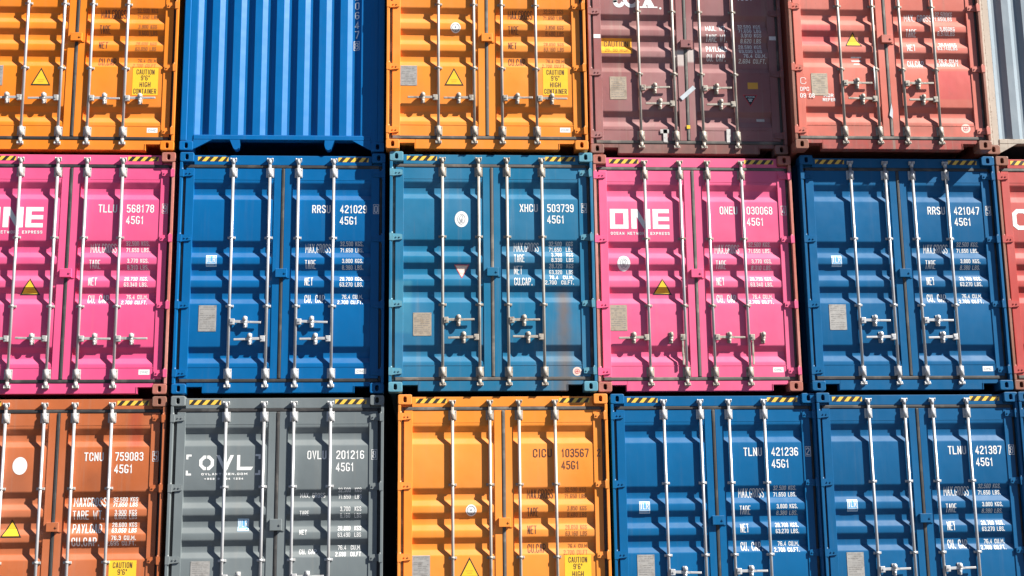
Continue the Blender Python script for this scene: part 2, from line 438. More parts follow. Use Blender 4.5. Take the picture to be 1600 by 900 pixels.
def hinge_mesh(side):
    m = MB(); f = (lambda p: p) if side == 0 else (lambda p: [(W - x, z) for x, z in p][::-1])
    m.prism(f([(.036, -.040), (.155, -.026), (.155, .030), (.130, .040), (.036, .044)]), YF - .022, YF - .0075)
    m.prism(f([(.004, -.046), (.046, -.046), (.050, .044), (.004, .044)]), .002 - .0015, YF - .024)
    cx = .032 if side == 0 else W - .032
    m.tube((cx, .014, -.062), (cx, .014, .060), .0115, 10)
    for dx in (.085, .125):
        xx = dx if side == 0 else W - dx
        m.tube((xx, YF - .022, .004), (xx, YF - .030, .004), .009, 8)
    return m.done('hinge')

BY = YF - .027          # axis of the locking bars
def bar_mesh():
    m = MB(); m.tube((0, BY, .075), (0, BY, H - .085), .0175, 16); return m.done('locking_bar')
def guide_mesh():
    m = MB(); m.tube((0, BY, -.013), (0, BY, .013), .0225, 14)
    m.box(-.046, .046, YF - .010, YF - .0022, -.015, .015, .002)
    m.box(.020, .046, YF - .022, YF - .010, -.013, .013, .003); m.box(-.046, -.020, YF - .016, YF - .010, -.012, .012, .003)
    return m.done('guide_bracket')
def bearing_mesh():
    m = MB(); m.box(-.046, .046, YF - .011, YF - .0025, -.058, .058, .003)
    m.tube((0, BY, -.052), (0, BY, .052), .027, 14)
    m.box(-.030, .030, BY + .004, YF - .010, -.050, .050, .003)
    for dz in (-.042, .042):
        for dx in (-.037, .037): m.tube((dx, YF - .012, dz), (dx, YF - .019, dz), .008, 8)
    return m.done('bearing_bracket')
def cam_mesh(up):
    m = MB(); s = 1 if up else -1
    m.tube((0, BY, -.055 * s), (0, BY, .012 * s), .0215, 12)
    m.box(-.034, .034, YF - .020, YF - .0058, -.022, .022, .004)          # keeper on the rail
    m.box(-.038, -.020, BY - .012, YF - .018, -.012, .018, .005); m.box(.020, .038, BY - .012, YF - .018, -.012, .018, .005)
    m.box(-.028, .028, BY - .020, BY + .006, .002 if up else -.018, .018 if up else -.002, .005)
    m.ell((-.031, BY - .012, .010 * s), .009, .011, .014); m.ell((.031, BY - .012, .010 * s), .009, .011, .014)
    return m.done('locking_cam')
def lever_mesh(d):
    m = MB(); y = BY - .024
    b = (lambda a, c: (a, c)) if d > 0 else (lambda a, c: (-c, -a))
    m.box(*b(.012, .068), y - .004, BY + .014, -.036, .036, .006)
    m.tube((d * .045, y - .004, 0), (d * .045, y - .012, 0), .011, 8)
    m.box(*b(.066, .215), y + .002, y + .012, -.013, .019, .003)
    m.prism([(x * d, z) for x, z in ([(.213, -.013), (.240, -.010), (.240, .012), (.213, .019)][::d])], y + .002, y + .012)
    m.box(*b(.238, .372), y + .001, y + .014, -.013, .013, .005)
    return m.done('handle')
def lever_down_mesh(d):
    m = MB(); y = BY - .024
    b = (lambda a, c: (a, c)) if d > 0 else (lambda a, c: (-c, -a))
    m.box(*b(.012, .068), y - .004, BY + .014, -.036, .036, .006)
    m.tube((d * .040, y - .004, 0), (d * .040, y - .012, 0), .011, 8)
    m.box(*b(.030, .052), y + .002, y + .012, -.190, -.034, .003)
    m.box(*b(.026, .052), y + .001, y + .014, -.330, -.188, .005)
    return m.done('handle')
def catch_mesh():
    m = MB(); y = BY - .024
    m.box(-.024, .024, YF - .008, YF - .0002, -.066, .066, .003)
    m.box(-.018, .018, y + .014, YF - .006, -.030, .048, .004)
    m.ell((0, y + .006, .034), .029, .026, .034, 12, 8)
    m.ell((0, y + .006, -.006), .024, .012, .022, 10, 6)
    m.tube((0, y + .012, -.020), (0, y + .016, -.062), .018, 10, .015)
    m.ell((0, y + .014, -.060), .018, .014, .016)
    return m.done('handle_catch')
def keeper_mesh(k):
    m = MB(); m.box(1.155, 1.290, YF - .050, YF - .0075, -.052 * k, .052 * k, .004); m.box(1.290, 1.318, YF - .015, YF - .0075, -.056 * k, .056 * k)
    m.tube((1.27, YF - .050, .0), (1.27, YF - .058, .0), .012, 8)
    return m.done('seal_box')
def tape_mesh(right, ink_only=False):
    m = MB(); x0, x1 = ((.205, .565) if not right else (W - .565, W - .205)); z0, z1 = H - .098, H - .043; y = YF - .0062
    m.mi = 0; m.face([(x0, y, z0), (x0, y, z1), (x1, y, z1), (x1, y, z0)])
    m.mi = 1; p = (x1 - x0) / 3.75; sl = z1 - z0
    for i in range(-1, 5):
        a = x0 + i * p
        q = [(a, z0), (a + p * .50, z0), (a + p * .50 + sl * .85, z1), (a + sl * .85, z1)]
        cl = []
        for px, pz in q: cl.append((min(max(px, x0), x1), pz))
        if abs(cl[1][0] - cl[0][0]) + abs(cl[2][0] - cl[3][0]) < .004: continue
        m.face([(px, y - .0007, pz) for px, pz in cl])
    return m.done('hazard_tape')

# front-end frame of a container whose far end faces us
def front_wall_mesh():
    m = MB(); z0, z1 = .196, H - .10; n = 1
    rows = [[m.bm.verts.new((x, FY + .040 * k, z)) for x, k in FX] for z in (z0, z1)]
    for i in range(len(FX) - 1): m.bm.faces.new((rows[0][i], rows[0][i + 1], rows[1][i + 1], rows[1][i]))
    return m.done('end_wall')
def front_post_mesh(sx):
    m = MB(); f = (lambda a, b: (a, b)) if sx == 0 else (lambda a, b: (W - b, W - a))
    m.box(*f(.004, .085), .003, .16, .118, H - .118, .010); m.box(*f(.0849, .1652), .010, .16, .118, H - .118, .004)
    return m.done('corner_post')
def front_rail_mesh():
    m = MB()
    m.box(.163, W - .163, -.004 + .006, .12, .136, .192, .005)
    m.box(.163, W - .163, .008, .12, .192, .1975)
    for s in (0, 1):
        f = (lambda p: p) if s == 0 else (lambda p: [(W - x, z) for x, z in p][::-1])
        m.prism(f([(.163, .018), (.190, .030), (.385, .1355), (.163, .1355)]), .004, .03)
    return m.done('bottom_rail')
def lug_mesh(s):
    m = MB(); f = (lambda p: p) if s == 0 else (lambda p: [(W - x, z) for x, z in p][::-1])
    m.prism(f([(.595, .1355), (.640, .030), (.660, .014), (.680, .014), (.705, .034), (.716, .075), (.714, .1355)]), .003, .10)
    return m.done('tunnel_lug')
def front_top_mesh():
    m = MB(); m.box(.163, W - .163, .004, .12, H - .10, H - .02, .005); return m.done('top_rail')

# ------------------------------------------------------------------ stickers and markings (x, z in door coordinates)
def dz(d): return H - d
def sticker_triangle(cx, top, w, h):
    a, b, c = [], [], []; z1, z0 = dz(top), dz(top + h)
    P = [(cx - w / 2, z0), (cx, z1), (cx + w / 2, z0)]
    a.append((P, 0)); k = .80; zc = z0 + (z1 - z0) * .36
    b.append(([(cx + (px - cx) * k, zc + (pz - zc) * k) for px, pz in P], .0008))
    for i, ww in enumerate((.085, .060)): rect(c, cx - ww / 2, cx + ww / 2, z0 + h * (.30 - .11 * i), z0 + h * (.33 - .11 * i) + .004, .0014)
    return drape('warning_sticker', [a, b, c], panel_y), [M['black'], M['yellow'], M['amber']]
def sticker_delta(cx, top, w, h, dark=False):
    a, b, c = [], [], []; z1, z0 = dz(top), dz(top + h)
    P = [(cx - w / 2, z1), (cx + w / 2, z1), (cx, z0)]
    a.append((P, 0)); k = .84; zc = z1 - h * .36
    b.append(([(cx + (px - cx) * k, zc + (pz - zc) * k) for px, pz in P], .0008))
    if dark:
        text(c, 'ATTENTION', cx - w * .30, z1 - h * .18, .020, w * .60, layer0=.0014)
        rect(c, cx - .028, cx + .028, z1 - h * .40, z1 - h * .34, .0014); rect(c, cx - .018, cx + .018, z1 - h * .56, z1 - h * .47, .0014)
    else:
        rect(c, cx - .045, cx + .045, z1 - h * .22, z1 - h * .19, .0014); rect(c, cx - .02, cx + .02, z1 - h * .55, z1 - h * .40, .0014)
    return drape('warning_sticker', [a, b, c], panel_y), ([M['red_ink'], M['black'], M['paper']] if dark else [M['red_ink'], M['pink_paper'], M['paper']])
def sticker_plate(x0, x1, d0, d1, old=False):
    a, b = [], []; rect(a, x0, x1, dz(d1), dz(d0)); w, h = x1 - x0, d1 - d0
    rnd = random.Random(int(x0 * 1000) + int(d0 * 100))
    for i in range(11):
        z = dz(d0 + h * (.07 + .081 * i)); xx = x0 + w * .08
        while xx < x1 - w * .16:
            ll = w * rnd.uniform(.08, .3); e = min(xx + ll, x1 - w * .08)
            if rnd.random() < .75: rect(b, xx, e, z - .0028, z + .0028, .0006)
            xx = e + w * .04
    for px in (x0 + .008, x1 - .008):
        for pz in (dz(d0) - .008, dz(d1) + .008): oval(b, px, pz, .004, .004, .0008, 8)
    return drape('data_plate', [a, b], panel_y, off=.003), [M['plate_old'] if old else M['plate'], M['plate_print']]
def sticker_oval(cx, d, rx, rz, ink=True, word=None):
    a, b = [], []; oval(a, cx, dz(d), rx, rz)
    if ink:
        ring(b, cx, dz(d), rx * .55, rz * .62, .006, .0008)
        ring(b, cx, dz(d) + rz * .10, rx * .25, rz * .35, .006, .0010)
        rect(b, cx - rx * .3, cx + rx * .3, dz(d) - rz * .42, dz(d) - rz * .32, .0009); rect(b, cx - .004, cx + .004, dz(d) - rz * .3, dz(d) + rz * .1, .0013)
    return drape('inspection_sticker', [a, b], panel_y), [M['paper'], M['grey_ink']]
def sticker_round_small(cx, d, r):
    a, b = [], []; oval(a, cx, dz(d), r, r)
    ring(b, cx, dz(d), r * .52, r * .52, .006, .0008)
    rect(b, cx - r * .35, cx + r * .35, dz(d) - .004, dz(d) + .004, .0011); rect(b, cx - .004, cx + .004, dz(d) - r * .3, dz(d) + r * .3, .0013)
    return drape('recycling_sticker', [a, b], panel_y), [M['pink_paper'], M['red_ink']]
def sticker_emblem(cx, d, r):
    a, b = [], []; oval(a, cx, dz(d), r, r * 1.06)
    ring(b, cx, dz(d), r * .74, r * .78, .008, .0008, 16); oval(b, cx, dz(d) + .004, r * .16, r * .22, .0012, 10)
    oval(b, cx, dz(d) - r * .66, r * .15, r * .14, .0012, 8)
    return drape('round_emblem', [a, b], panel_y), [M['paper'], M['grey_ink']]
def sticker_lr(cx, d):
    a, b = [], []; w, h = .128, .142; z = dz(d)
    rect(a, cx - w / 2, cx + w / 2, z - h / 2, z + h / 2)
    ribbon([(cx - w / 2 + .007, z - h / 2 + .007), (cx - w / 2 + .007, z + h / 2 - .007), (cx + w / 2 - .007, z + h / 2 - .007), (cx + w / 2 - .007, z - h / 2 + .007), (cx - w / 2 + .007, z - h / 2 + .007)], .007, b, .0008)
    text(b, 'I', cx - .050, z + .016, .074, .022, .011, layer0=.0009); text(b, 'LR', cx - .020, z + .016, .074, .066, .013, layer0=.0009)
    rect(b, cx - .046, cx + .046, z - .040, z - .034, .0009); rect(b, cx - .046, cx + .030, z - .053, z - .048, .0009)
    return drape('class_sticker', [a, b], panel_y), [M['sky_sticker'], M['paper']]
def sticker_maker(cx, zc):
    a, b = [], []; rect(a, cx - .063, cx + .063, zc - .030, zc + .030); text(b, 'CIMC', cx - .045, zc, .028, .090, layer0=.0008)
    return drape('maker_sticker', [a, b], panel_y), [M['paper'], M['grey_ink']]
def sticker_caution(x0, d0):
    a, b = [], []; w, h = .305, .345; rect(a, x0, x0 + w, dz(d0 + h), dz(d0))
    c = x0 + w / 2
    for s, d, ww in (('CAUTION', .052, .215), ("9'6\"", .128, .105), ('HIGH', .213, .130), ('CONTAINER', .297, .275)):
        text(b, s, c - ww / 2, dz(d0 + d), .064, ww, .0085, layer0=.0008)
    return drape('caution_sticker', [a, b], panel_y), [M['yellow'], M['dark_ink']]

MATLET = {}
def lettering(kind, code, num, chk, ink, rows, offs=0.0):
    """returns meshes: the owner's code and number, weights table on the right door; check digit on the leaf frame"""
    a, b = [], []
    wh = .098
    if code:
        text(a, code, 1.562 + offs + (.02 if code == 'TCNU' else 0), dz(.682), wh, .218); text(a, num, 1.893 + offs + (.035 if code == 'TCNU' else 0), dz(.682), wh, .318)
    text(a, '45G1', 1.890 + offs + (.035 if code == 'TCNU' else 0), dz(.822), wh, .208)
    big, small = rows
    for s, d, w, hh in big: text(a, s, 1.487 + offs, dz(d), hh, w)
    for s, d, xr, w in small: text(b, s, xr - w + offs, dz(d), .050, w, .0085)
    out = [(drape('lettering', [a + b], panel_y), [M[ink]])]
    if chk:
        c = []; text(c, chk, 2.308, dz(.682), .088, .040, .010)
        if ink == 'white':
            ribbon([(2.297, dz(.738)), (2.297, dz(.626)), (2.360, dz(.626)), (2.360, dz(.738)), (2.297, dz(.738))], .005, c, .0003)
        out.append((drape('check_digit', [c], lambda z: YF - .007, brk=[]), [M[ink]]))
    return out

def kg(pairs, xr=2.200, style='KGS. LBS.'):
    out = []
    for d, s in pairs: out.append((s, d, xr, .030 * len(s)))
    return out
ROW_STD = [('MAX.GROSS', 1.158, .302, .105), ('TARE', 1.355, .128, .100), ('NET', 1.562, .098, .100), ('CU. CAP.', 1.770, .255, .100)]
def nums(t, n, vol, p='.'):
    ds = (1.103, 1.178, 1.315, 1.390, 1.530, 1.600, 1.742, 1.812)
    L = ['32.500 KGS' + p, '71.650 LBS' + p, t[0] + ' KGS' + p, t[1] + ' LBS' + p, n[0] + ' KGS' + p, n[1] + ' LBS' + p, vol[0] + ' CU.M' + p, vol[1] + ' CU.FT' + p]
    return [(s, d, 2.172, .0248 * len(s)) for s, d in zip(L, ds)]
def nums_at(L, ds, xr=2.200, k=.0292): return [(s, d, xr, k * len(s)) for s, d in zip(L, ds)]

# ------------------------------------------------------------------ container builders
def castings(root, mats):
    i = 0
    for cz in (.059, H - .059):
        for cx in (.0815, W - .0815):
            obj('corner_casting', mesh('cast', casting_mesh), mats[i % len(mats)], root, (cx, 0, cz)); i += 1

def door_container(loc, label, group, mat, cast=None, post=None, hinge=None, sill=None, bars='steel_bar', fit='fitting', rub='rubber', handles='stagger', seal=1.0, marks=(), letters=(), tapes=True, tape_dark=False, extra=None):
    root = bpy.data.objects.new('shipping_container', None); COL.objects.link(root); root.location = loc
    root['label'] = label; root['category'] = 'shipping container'; root['group'] = group
    root.empty_display_size = .3
    obj('body', mesh('body', body_mesh), mat, root)
    castings(root, [cast or mat])
    for s in (0, 1): obj('corner_post', mesh(('post', s), lambda: post_mesh(s)), post or mat, root)
    hd = obj('header', mesh('header', header_mesh), mat, root)
    if tapes:
        for s in (0, 1): obj('hazard_tape', mesh(('tape', s), lambda: tape_mesh(s)), [M['stripe_yellow'], M['stripe_black']], hd)
    obj('sill', mesh('sill', sill_mesh), sill or mat, root)
    obj('door_gasket', mesh('gasket', gasket_mesh), M[rub], root)
    doors = []
    for s in (0, 1):
        d = obj('door', mesh(('door', s), lambda: door_mesh(s)), mat, root); doors.append(d)
        for hz in (.2535, 1.048, 1.851, 2.652): obj('hinge', mesh(('hinge', s), lambda: hinge_mesh(s)), hinge or mat, d, (0, 0, H - hz))
    obj('seal_box', mesh(('keep', seal), lambda: keeper_mesh(seal)), mat, doors[1], (0, 0, H - 1.470))
    for side, (me, mm) in marks: obj(me.name.split('.')[0], me, mm, doors[side])
    for me, mm in letters: obj(me.name.split('.')[0], me, mm, doors[1])
    for i, bx in enumerate(BARS):
        b = obj('locking_bar', mesh('bar', bar_mesh), M[bars], root, (bx, 0, 0))
        for z in (H - 1.040, H - 1.862): obj('guide_bracket', mesh('guide', guide_mesh), M[fit], b, (0, 0, z))
        for z in (H - .240, .238): obj('bearing_bracket', mesh('bearing', bearing_mesh), M[fit], b, (0, 0, z))
        obj('locking_cam', mesh('camT', lambda: cam_mesh(True)), M[fit], b, (0, 0, H - .086)); obj('locking_cam', mesh('camB', lambda: cam_mesh(False)), M[fit], b, (0, 0, .092))
        if handles == 'stagger':
            z, dr = ((.845, 1) if i % 2 == 0 else (.643, -1))
            hang = False
        else:
            z, dr = .648, (-1 if i < 2 else 1); hang = handles == 'hang' and i in (1, 3)
        if hang:
            obj('handle', mesh(('leverd', dr), lambda: lever_down_mesh(dr)), M[fit], b, (0, 0, z), label='handle hanging straight down')
        else:
            hh = obj('handle', mesh(('lever', dr), lambda: lever_mesh(dr)), M[fit], b, (0, 0, z)); hh.rotation_euler.y = random.uniform(-.03, .03)
        obj('handle_catch', mesh('catch', catch_mesh), M[fit], b, (dr * (.187 if not hang else .175), 0, z))
    if extra: extra(root, doors)
    return root

def front_container(loc, label, group, mat, cast=None, post=None, rail=None, digits=None):
    root = bpy.data.objects.new('shipping_container', None); COL.objects.link(root); root.location = loc
    root['label'] = label; root['category'] = 'shipping container'; root['group'] = group
    obj('body', mesh('body_front', lambda: body_mesh(True)), mat, root)
    castings(root, [cast or mat])
    w = obj('end_wall', mesh('fwall', front_wall_mesh), mat, root)
    for s in (0, 1): obj('corner_post', mesh(('fpost', s), lambda: front_post_mesh(s)), post or mat, root)
    r = obj('bottom_rail', mesh('frail', front_rail_mesh), rail or mat, root); obj('top_rail', mesh('ftop', front_top_mesh), mat, root)
    for s in (0, 1): obj('tunnel_lug', mesh(('lug', s), lambda: lug_mesh(s)), mat, r)
    if digits:
        a = []; x = 2.068; z = 2.005
        for c in digits: text(a, c, x, z, .098, .052, .013); z -= .125
        z -= .022; text(a, '8', x, z, .085, .046, .010)
        ribbon([(x - .010, z - .056), (x - .010, z + .056), (x + .056, z + .056), (x + .056, z - .056), (x - .010, z - .056)], .006, a, .0004)
        obj('lettering', drape('lettering', [a], front_y, 'x', [q for q, _ in FX]), M['white'], w)
    return root

# ------------------------------------------------------------------ block logos
def logo_one(full=True):
    """three heavy block letters with the line of small capitals below"""
    a = []; z1, z0 = dz(.668), dz(.915); t = .052; x = .197
    X = [(x, x + .225), (x + .258, x + .492), (x + .520, x + .722)]
    o0, o1 = X[0]; h = z1 - z0
    rect(a, o0, o1, z1 - t, z1); rect(a, o0, o1, z0, z0 + t); rect(a, o0, o0 + .062, z0 + t, z1 - t); rect(a, o1 - .062, o1, z0 + t, z1 - t)
    n0, n1 = X[1]
    rect(a, n0, n0 + .066, z0, z1); rect(a, n1 - .066, n1, z0, z1)
    a.append(([(n0 + .066, z1), (n0 + .078, z1), (n1 - .066, z0 + .085), (n1 - .066, z0), (n1 - .080, z0), (n0 + .066, z1 - .095)], .0003))
    e0, e1 = X[2]
    rect(a, e0, e0 + .066, z0, z1)
    for zz in (z1 - t, (z0 + z1 - t) / 2, z0): rect(a, e0 + .066, e1, zz, zz + t)
    text(a, 'OCEAN NETWORK EXPRESS', .203, dz(.972), .036, .715, .0088, .42)
    return (drape('lettering', [a], panel_y), [M['white']])
def logo_ovl():
    a = []; c = dz(.763); R_ = .090
    oc = [(R_ * math.cos(math.radians(22.5 + 45 * i)), R_ * math.sin(math.radians(22.5 + 45 * i))) for i in range(8)]
    k = .56
    for i in range(8):
        p, q = oc[i], oc[(i + 1) % 8]; cx = .421
        if i in (1, 5):       # split the top and bottom edge of the octagon
            for f0, f1 in ((0, .42), (.58, 1)):
                P = (p[0] + (q[0] - p[0]) * f0, p[1]); Q = (p[0] + (q[0] - p[0]) * f1, p[1])
                Pi = (p[0] * k + (q[0] - p[0]) * k * f0 if f0 == 0 else P[0], p[1] * k); Qi = (q[0] * k if f1 == 1 else Q[0], q[1] * k)
                a.append(([(cx + u[0], c + u[1]) for u in (P, Q, Qi, Pi)], 0))
        else: a.append(([(cx + u[0], c + u[1]) for u in (p, q, (q[0] * k, q[1] * k), (p[0] * k, p[1] * k))], 0))
    z1, z0 = c + .086, c - .086
    a.append(([(.530, z1), (.568, z1), (.650, z0), (.612, z0)], 0)); a.append(([(.690, z1), (.728, z1), (.652, z0 + .002), (.632, z0 + .042)], .0003))
    rect(a, .765, .800, z0, z1); a.append(([(.802, z0), (.925, z0), (.950, z0 + .038), (.802, z0 + .038)], 0))
    text(a, 'OVLAHTINEN.COM', .365, dz(.892), .026, .520, .0072, .40); text(a, '+358 9 534 1234', .400, dz(.945), .023, .440, .0066, .45)
    for sx, xx in ((1, .190), (-1, 1.032)):
        for sz, zz in ((-1, dz(.668)), (1, dz(.905))):
            a.append(([(xx, zz), (xx + sx * .060, zz), (xx + sx * .060, zz + sz * .022), (xx, zz + sz * .022)], 0)); a.append(([(xx, zz + sz * .022), (xx + sx * .024, zz + sz * .022), (xx + sx * .024, zz + sz * .055), (xx, zz + sz * .055)], 0))
    return (drape('lettering', [a], panel_y), [M['white']])
def logo_tex():
    """heavy rounded lower-case letters with a full stop"""
    a = []; zb = dz(.985); t = .048
    def arc(cx, cz, rx, rz, a0, a1, n=16, sw=t, ly=0.0): ribbon([(cx + rx * math.cos(math.radians(a0 + (a1 - a0) * i / n)), cz + rz * math.sin(math.radians(a0 + (a1 - a0) * i / n))) for i in range(n + 1)], sw, a, ly)
    rect(a, .330, .385, zb + .06, zb + .34); arc(.405, zb + .075, .048, .050, 180, 330); rect(a, .29, .45, zb + .22, zb + .255, .0003)
    arc(.560, zb + .125, .085, .102, 20, 330); rect(a, .490, .640, zb + .115, zb + .150, .0004)
    a.append(([(.665, zb + .25), (.740, zb + .25), (.860, zb), (.780, zb)], 0)); a.append(([(.800, zb + .25), (.845, zb + .25), (.735, zb), (.690, zb)], .0004))
    rect(a, .665, .760, zb, zb + .018, .0007); rect(a, .765, .890, zb, zb + .018, .0007)
    oval(a, .925, zb - .004, .014, .014)
    return (drape('lettering', [a], panel_y), [M['white']])
def logo_c():
    a = []; c = dz(.79); 
    ribbon([(.36, c + .045), (.36, c + .075), (.32, c + .105), (.24, c + .105), (.20, c + .07), (.20, c - .07), (.24, c - .105), (.32, c - .105), (.36, c - .075), (.36, c - .045)], .052, a, 0)
    return (drape('lettering', [a], panel_y), [M['white']])

# ------------------------------------------------------------------ paints
P = {}
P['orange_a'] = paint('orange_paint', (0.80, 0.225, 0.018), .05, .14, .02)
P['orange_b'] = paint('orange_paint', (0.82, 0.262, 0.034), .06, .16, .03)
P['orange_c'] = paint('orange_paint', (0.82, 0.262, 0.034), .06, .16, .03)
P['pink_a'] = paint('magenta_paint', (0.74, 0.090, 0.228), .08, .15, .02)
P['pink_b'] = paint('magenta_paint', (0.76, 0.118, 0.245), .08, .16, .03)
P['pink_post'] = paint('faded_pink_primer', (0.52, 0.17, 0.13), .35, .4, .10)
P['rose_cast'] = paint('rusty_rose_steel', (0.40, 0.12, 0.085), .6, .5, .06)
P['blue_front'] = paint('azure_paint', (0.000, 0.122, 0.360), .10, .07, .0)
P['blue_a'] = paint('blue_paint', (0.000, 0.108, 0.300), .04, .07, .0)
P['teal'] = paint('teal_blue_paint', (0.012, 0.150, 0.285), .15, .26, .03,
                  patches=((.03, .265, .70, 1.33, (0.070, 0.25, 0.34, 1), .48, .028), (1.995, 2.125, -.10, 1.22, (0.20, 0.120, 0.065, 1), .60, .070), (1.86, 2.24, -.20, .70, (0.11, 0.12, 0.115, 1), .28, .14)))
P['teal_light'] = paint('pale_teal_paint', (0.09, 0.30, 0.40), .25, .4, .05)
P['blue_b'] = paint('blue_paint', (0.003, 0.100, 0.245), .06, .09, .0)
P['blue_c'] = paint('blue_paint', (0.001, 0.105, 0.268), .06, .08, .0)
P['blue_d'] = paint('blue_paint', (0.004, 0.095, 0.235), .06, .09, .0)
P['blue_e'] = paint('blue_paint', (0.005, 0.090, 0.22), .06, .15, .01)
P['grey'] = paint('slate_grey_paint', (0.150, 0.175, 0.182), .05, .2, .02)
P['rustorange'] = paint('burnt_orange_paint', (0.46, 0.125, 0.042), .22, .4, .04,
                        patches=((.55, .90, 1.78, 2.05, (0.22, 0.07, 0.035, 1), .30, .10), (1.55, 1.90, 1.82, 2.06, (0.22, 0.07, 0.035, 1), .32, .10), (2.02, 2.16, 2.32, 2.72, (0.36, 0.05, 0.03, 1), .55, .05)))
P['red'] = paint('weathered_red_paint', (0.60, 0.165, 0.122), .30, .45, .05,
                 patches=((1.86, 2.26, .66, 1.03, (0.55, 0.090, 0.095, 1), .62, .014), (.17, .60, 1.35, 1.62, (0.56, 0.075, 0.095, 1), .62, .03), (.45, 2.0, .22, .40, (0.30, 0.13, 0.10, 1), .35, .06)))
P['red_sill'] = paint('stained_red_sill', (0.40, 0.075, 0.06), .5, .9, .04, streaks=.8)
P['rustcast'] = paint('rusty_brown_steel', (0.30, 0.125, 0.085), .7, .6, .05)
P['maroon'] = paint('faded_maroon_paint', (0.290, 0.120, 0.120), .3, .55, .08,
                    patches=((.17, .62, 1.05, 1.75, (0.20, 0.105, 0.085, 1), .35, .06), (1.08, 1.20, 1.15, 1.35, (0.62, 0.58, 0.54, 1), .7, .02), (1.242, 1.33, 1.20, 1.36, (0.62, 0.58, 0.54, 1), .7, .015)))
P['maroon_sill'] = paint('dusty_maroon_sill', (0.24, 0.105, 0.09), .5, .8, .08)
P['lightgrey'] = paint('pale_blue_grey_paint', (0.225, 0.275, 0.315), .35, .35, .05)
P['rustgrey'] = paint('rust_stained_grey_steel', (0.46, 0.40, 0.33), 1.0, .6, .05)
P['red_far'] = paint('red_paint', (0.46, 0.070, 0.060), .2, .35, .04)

# ------------------------------------------------------------------ the stack
TOP, MID, BOT = 2 * TIER, TIER, 0.0
GT, GM, GB = 'containers in the top row of the stack', 'containers in the middle row of the stack', 'containers in the bottom row of the stack'
MK = (1, sticker_maker(2.165, .262))
TARE_O = nums(('3.900', '8.600'), ('28.600', '63.050'), ('76.4', '2.700'), '')
TARE_O2 = nums(('3.850', '8.480'), ('28.650', '63.160'), ('76.4', '2.700'), '')
ROW_O = [('MAX.GROSS', 1.150, .302, .105), ('TARE', 1.355, .128, .100), ('NET', 1.555, .105, .095), ('CU.CAP.', 1.765, .225, .100)]

def orange_marks(plate=True, emblem=True):
    r = [(0, sticker_triangle(.82, 1.855, .235, .225)), (1, sticker_caution(1.905, 1.845)), MK]
    if plate: r.append((0, sticker_plate(.170, .372, 1.830, 2.085)))
    if emblem: r.append((0, sticker_emblem(.842, 1.330, .062)))
    return r
def orange_letters(code, num, chk, t): 
    L = lettering(None, code, num, chk, 'dark_ink', (ROW_O, []))
    b = []
    for s, d, xr, w in t: text(b, s, xr - w, dz(d), .050, w, .0085)
    L.append((drape('weight_figures', [b], panel_y), [M['worn_ink']])); return L

door_container((-5.008, .062, TOP), 'bright orange container cut off by the left edge of the photo, above the pink one', GT, P['orange_a'],
               rub='rubber_dark', handles='level', marks=orange_marks(True, False), letters=orange_letters(None, '', None, TARE_O))
front_container((-2.506, .055, TOP), 'azure container showing a plain end with upright ribs, between two orange containers', GT, P['blue_front'], digits='20647')
door_container((-.047, -.078, TOP), 'orange container with a round emblem, right of the ribbed azure one', GT, P['orange_b'], handles='level',
               bars='bar_worn', fit='fitting_worn', marks=orange_marks(), letters=orange_letters(None, '', None, TARE_O2))

def maroon_extra(root, doors):
    a, b = [], []; rect(a, .165 + .005, .555, dz(1.590), dz(1.385)); text(b, 'CAUTION', .210, dz(1.455), .075, .300, .008, layer0=.0008)
    text(b, '29. 50 HIGH', .215, dz(1.548), .040, .290, .004, layer0=.0008)
    obj('caution_sticker', drape('caution_sticker', [a, b], panel_y), [M['amber'], M['dark_ink']], doors[0])
    a = []; rect(a, 1.985, 2.115, dz(2.040), dz(1.955)); obj('yellow_sticker', drape('yellow_sticker', [a], panel_y), M['amber'], doors[1])
    m = MB(); y = YF - .0165
    m.prism([(1.125, .735), (1.160, .695), (1.330, .850), (1.295, .890)], y - .001, y); obj('silver_tape', m.done('silver_tape'), M['silver_tape'], doors[0])
    m = MB(); m.box(1.199, 1.241, YF - .018, YF - .0145, .33, .375); obj('yellow_tag', m.done('yellow_tag'), M['yellow'], doors[0])
    for (x0, z0, w, h) in ((.905, .155, .050, .17), (.870, .270, .105, .05), (1.690, .160, .050, .17)):
        m = MB(); m.box(x0, x0 + w, YF - .0135, YF - .0125, z0, z0 + h); obj('paper_tag', m.done('paper_tag'), M['dirty_paper'], doors[0 if x0 < 1.2 else 1])
    a = []; rect(a, 2.085, 2.185, dz(2.45), dz(2.418)); obj('paper_tag', drape('paper_tag', [a], panel_y), M['dirty_paper'], doors[1])
    for (x0, sd) in ((.075, 0), (2.285, 1)):
        m = MB(); m.box(x0, x0 + .085, YF - .0095, YF - .0075, 1.500, 1.550); obj('paper_tag', m.done('paper_tag'), M['paper'], doors[sd])
ROW_BR = [('MAX. WT.', 1.240, .270, .085), ('TARE WT.', 1.370, .272, .085), ('PAYLOAD', 1.512, .262, .085), ('CU. CAP.', 1.632, .240, .085)]
NUM_BR = nums_at(['32.500 KGS', '71.650 LBS', '3.910 KGS', '8.620 LBS', '28.590 KGS', '63.030 LBS', '76.4 CU.M.', '2.694 CU.FT.'], (1.208, 1.272, 1.335, 1.400, 1.476, 1.542, 1.605, 1.668), 2.19, .029)
NUM_BR = [(s, d, xr + (.0 if i < 6 else .05), w) for i, (s, d, xr, w) in enumerate(NUM_BR)]
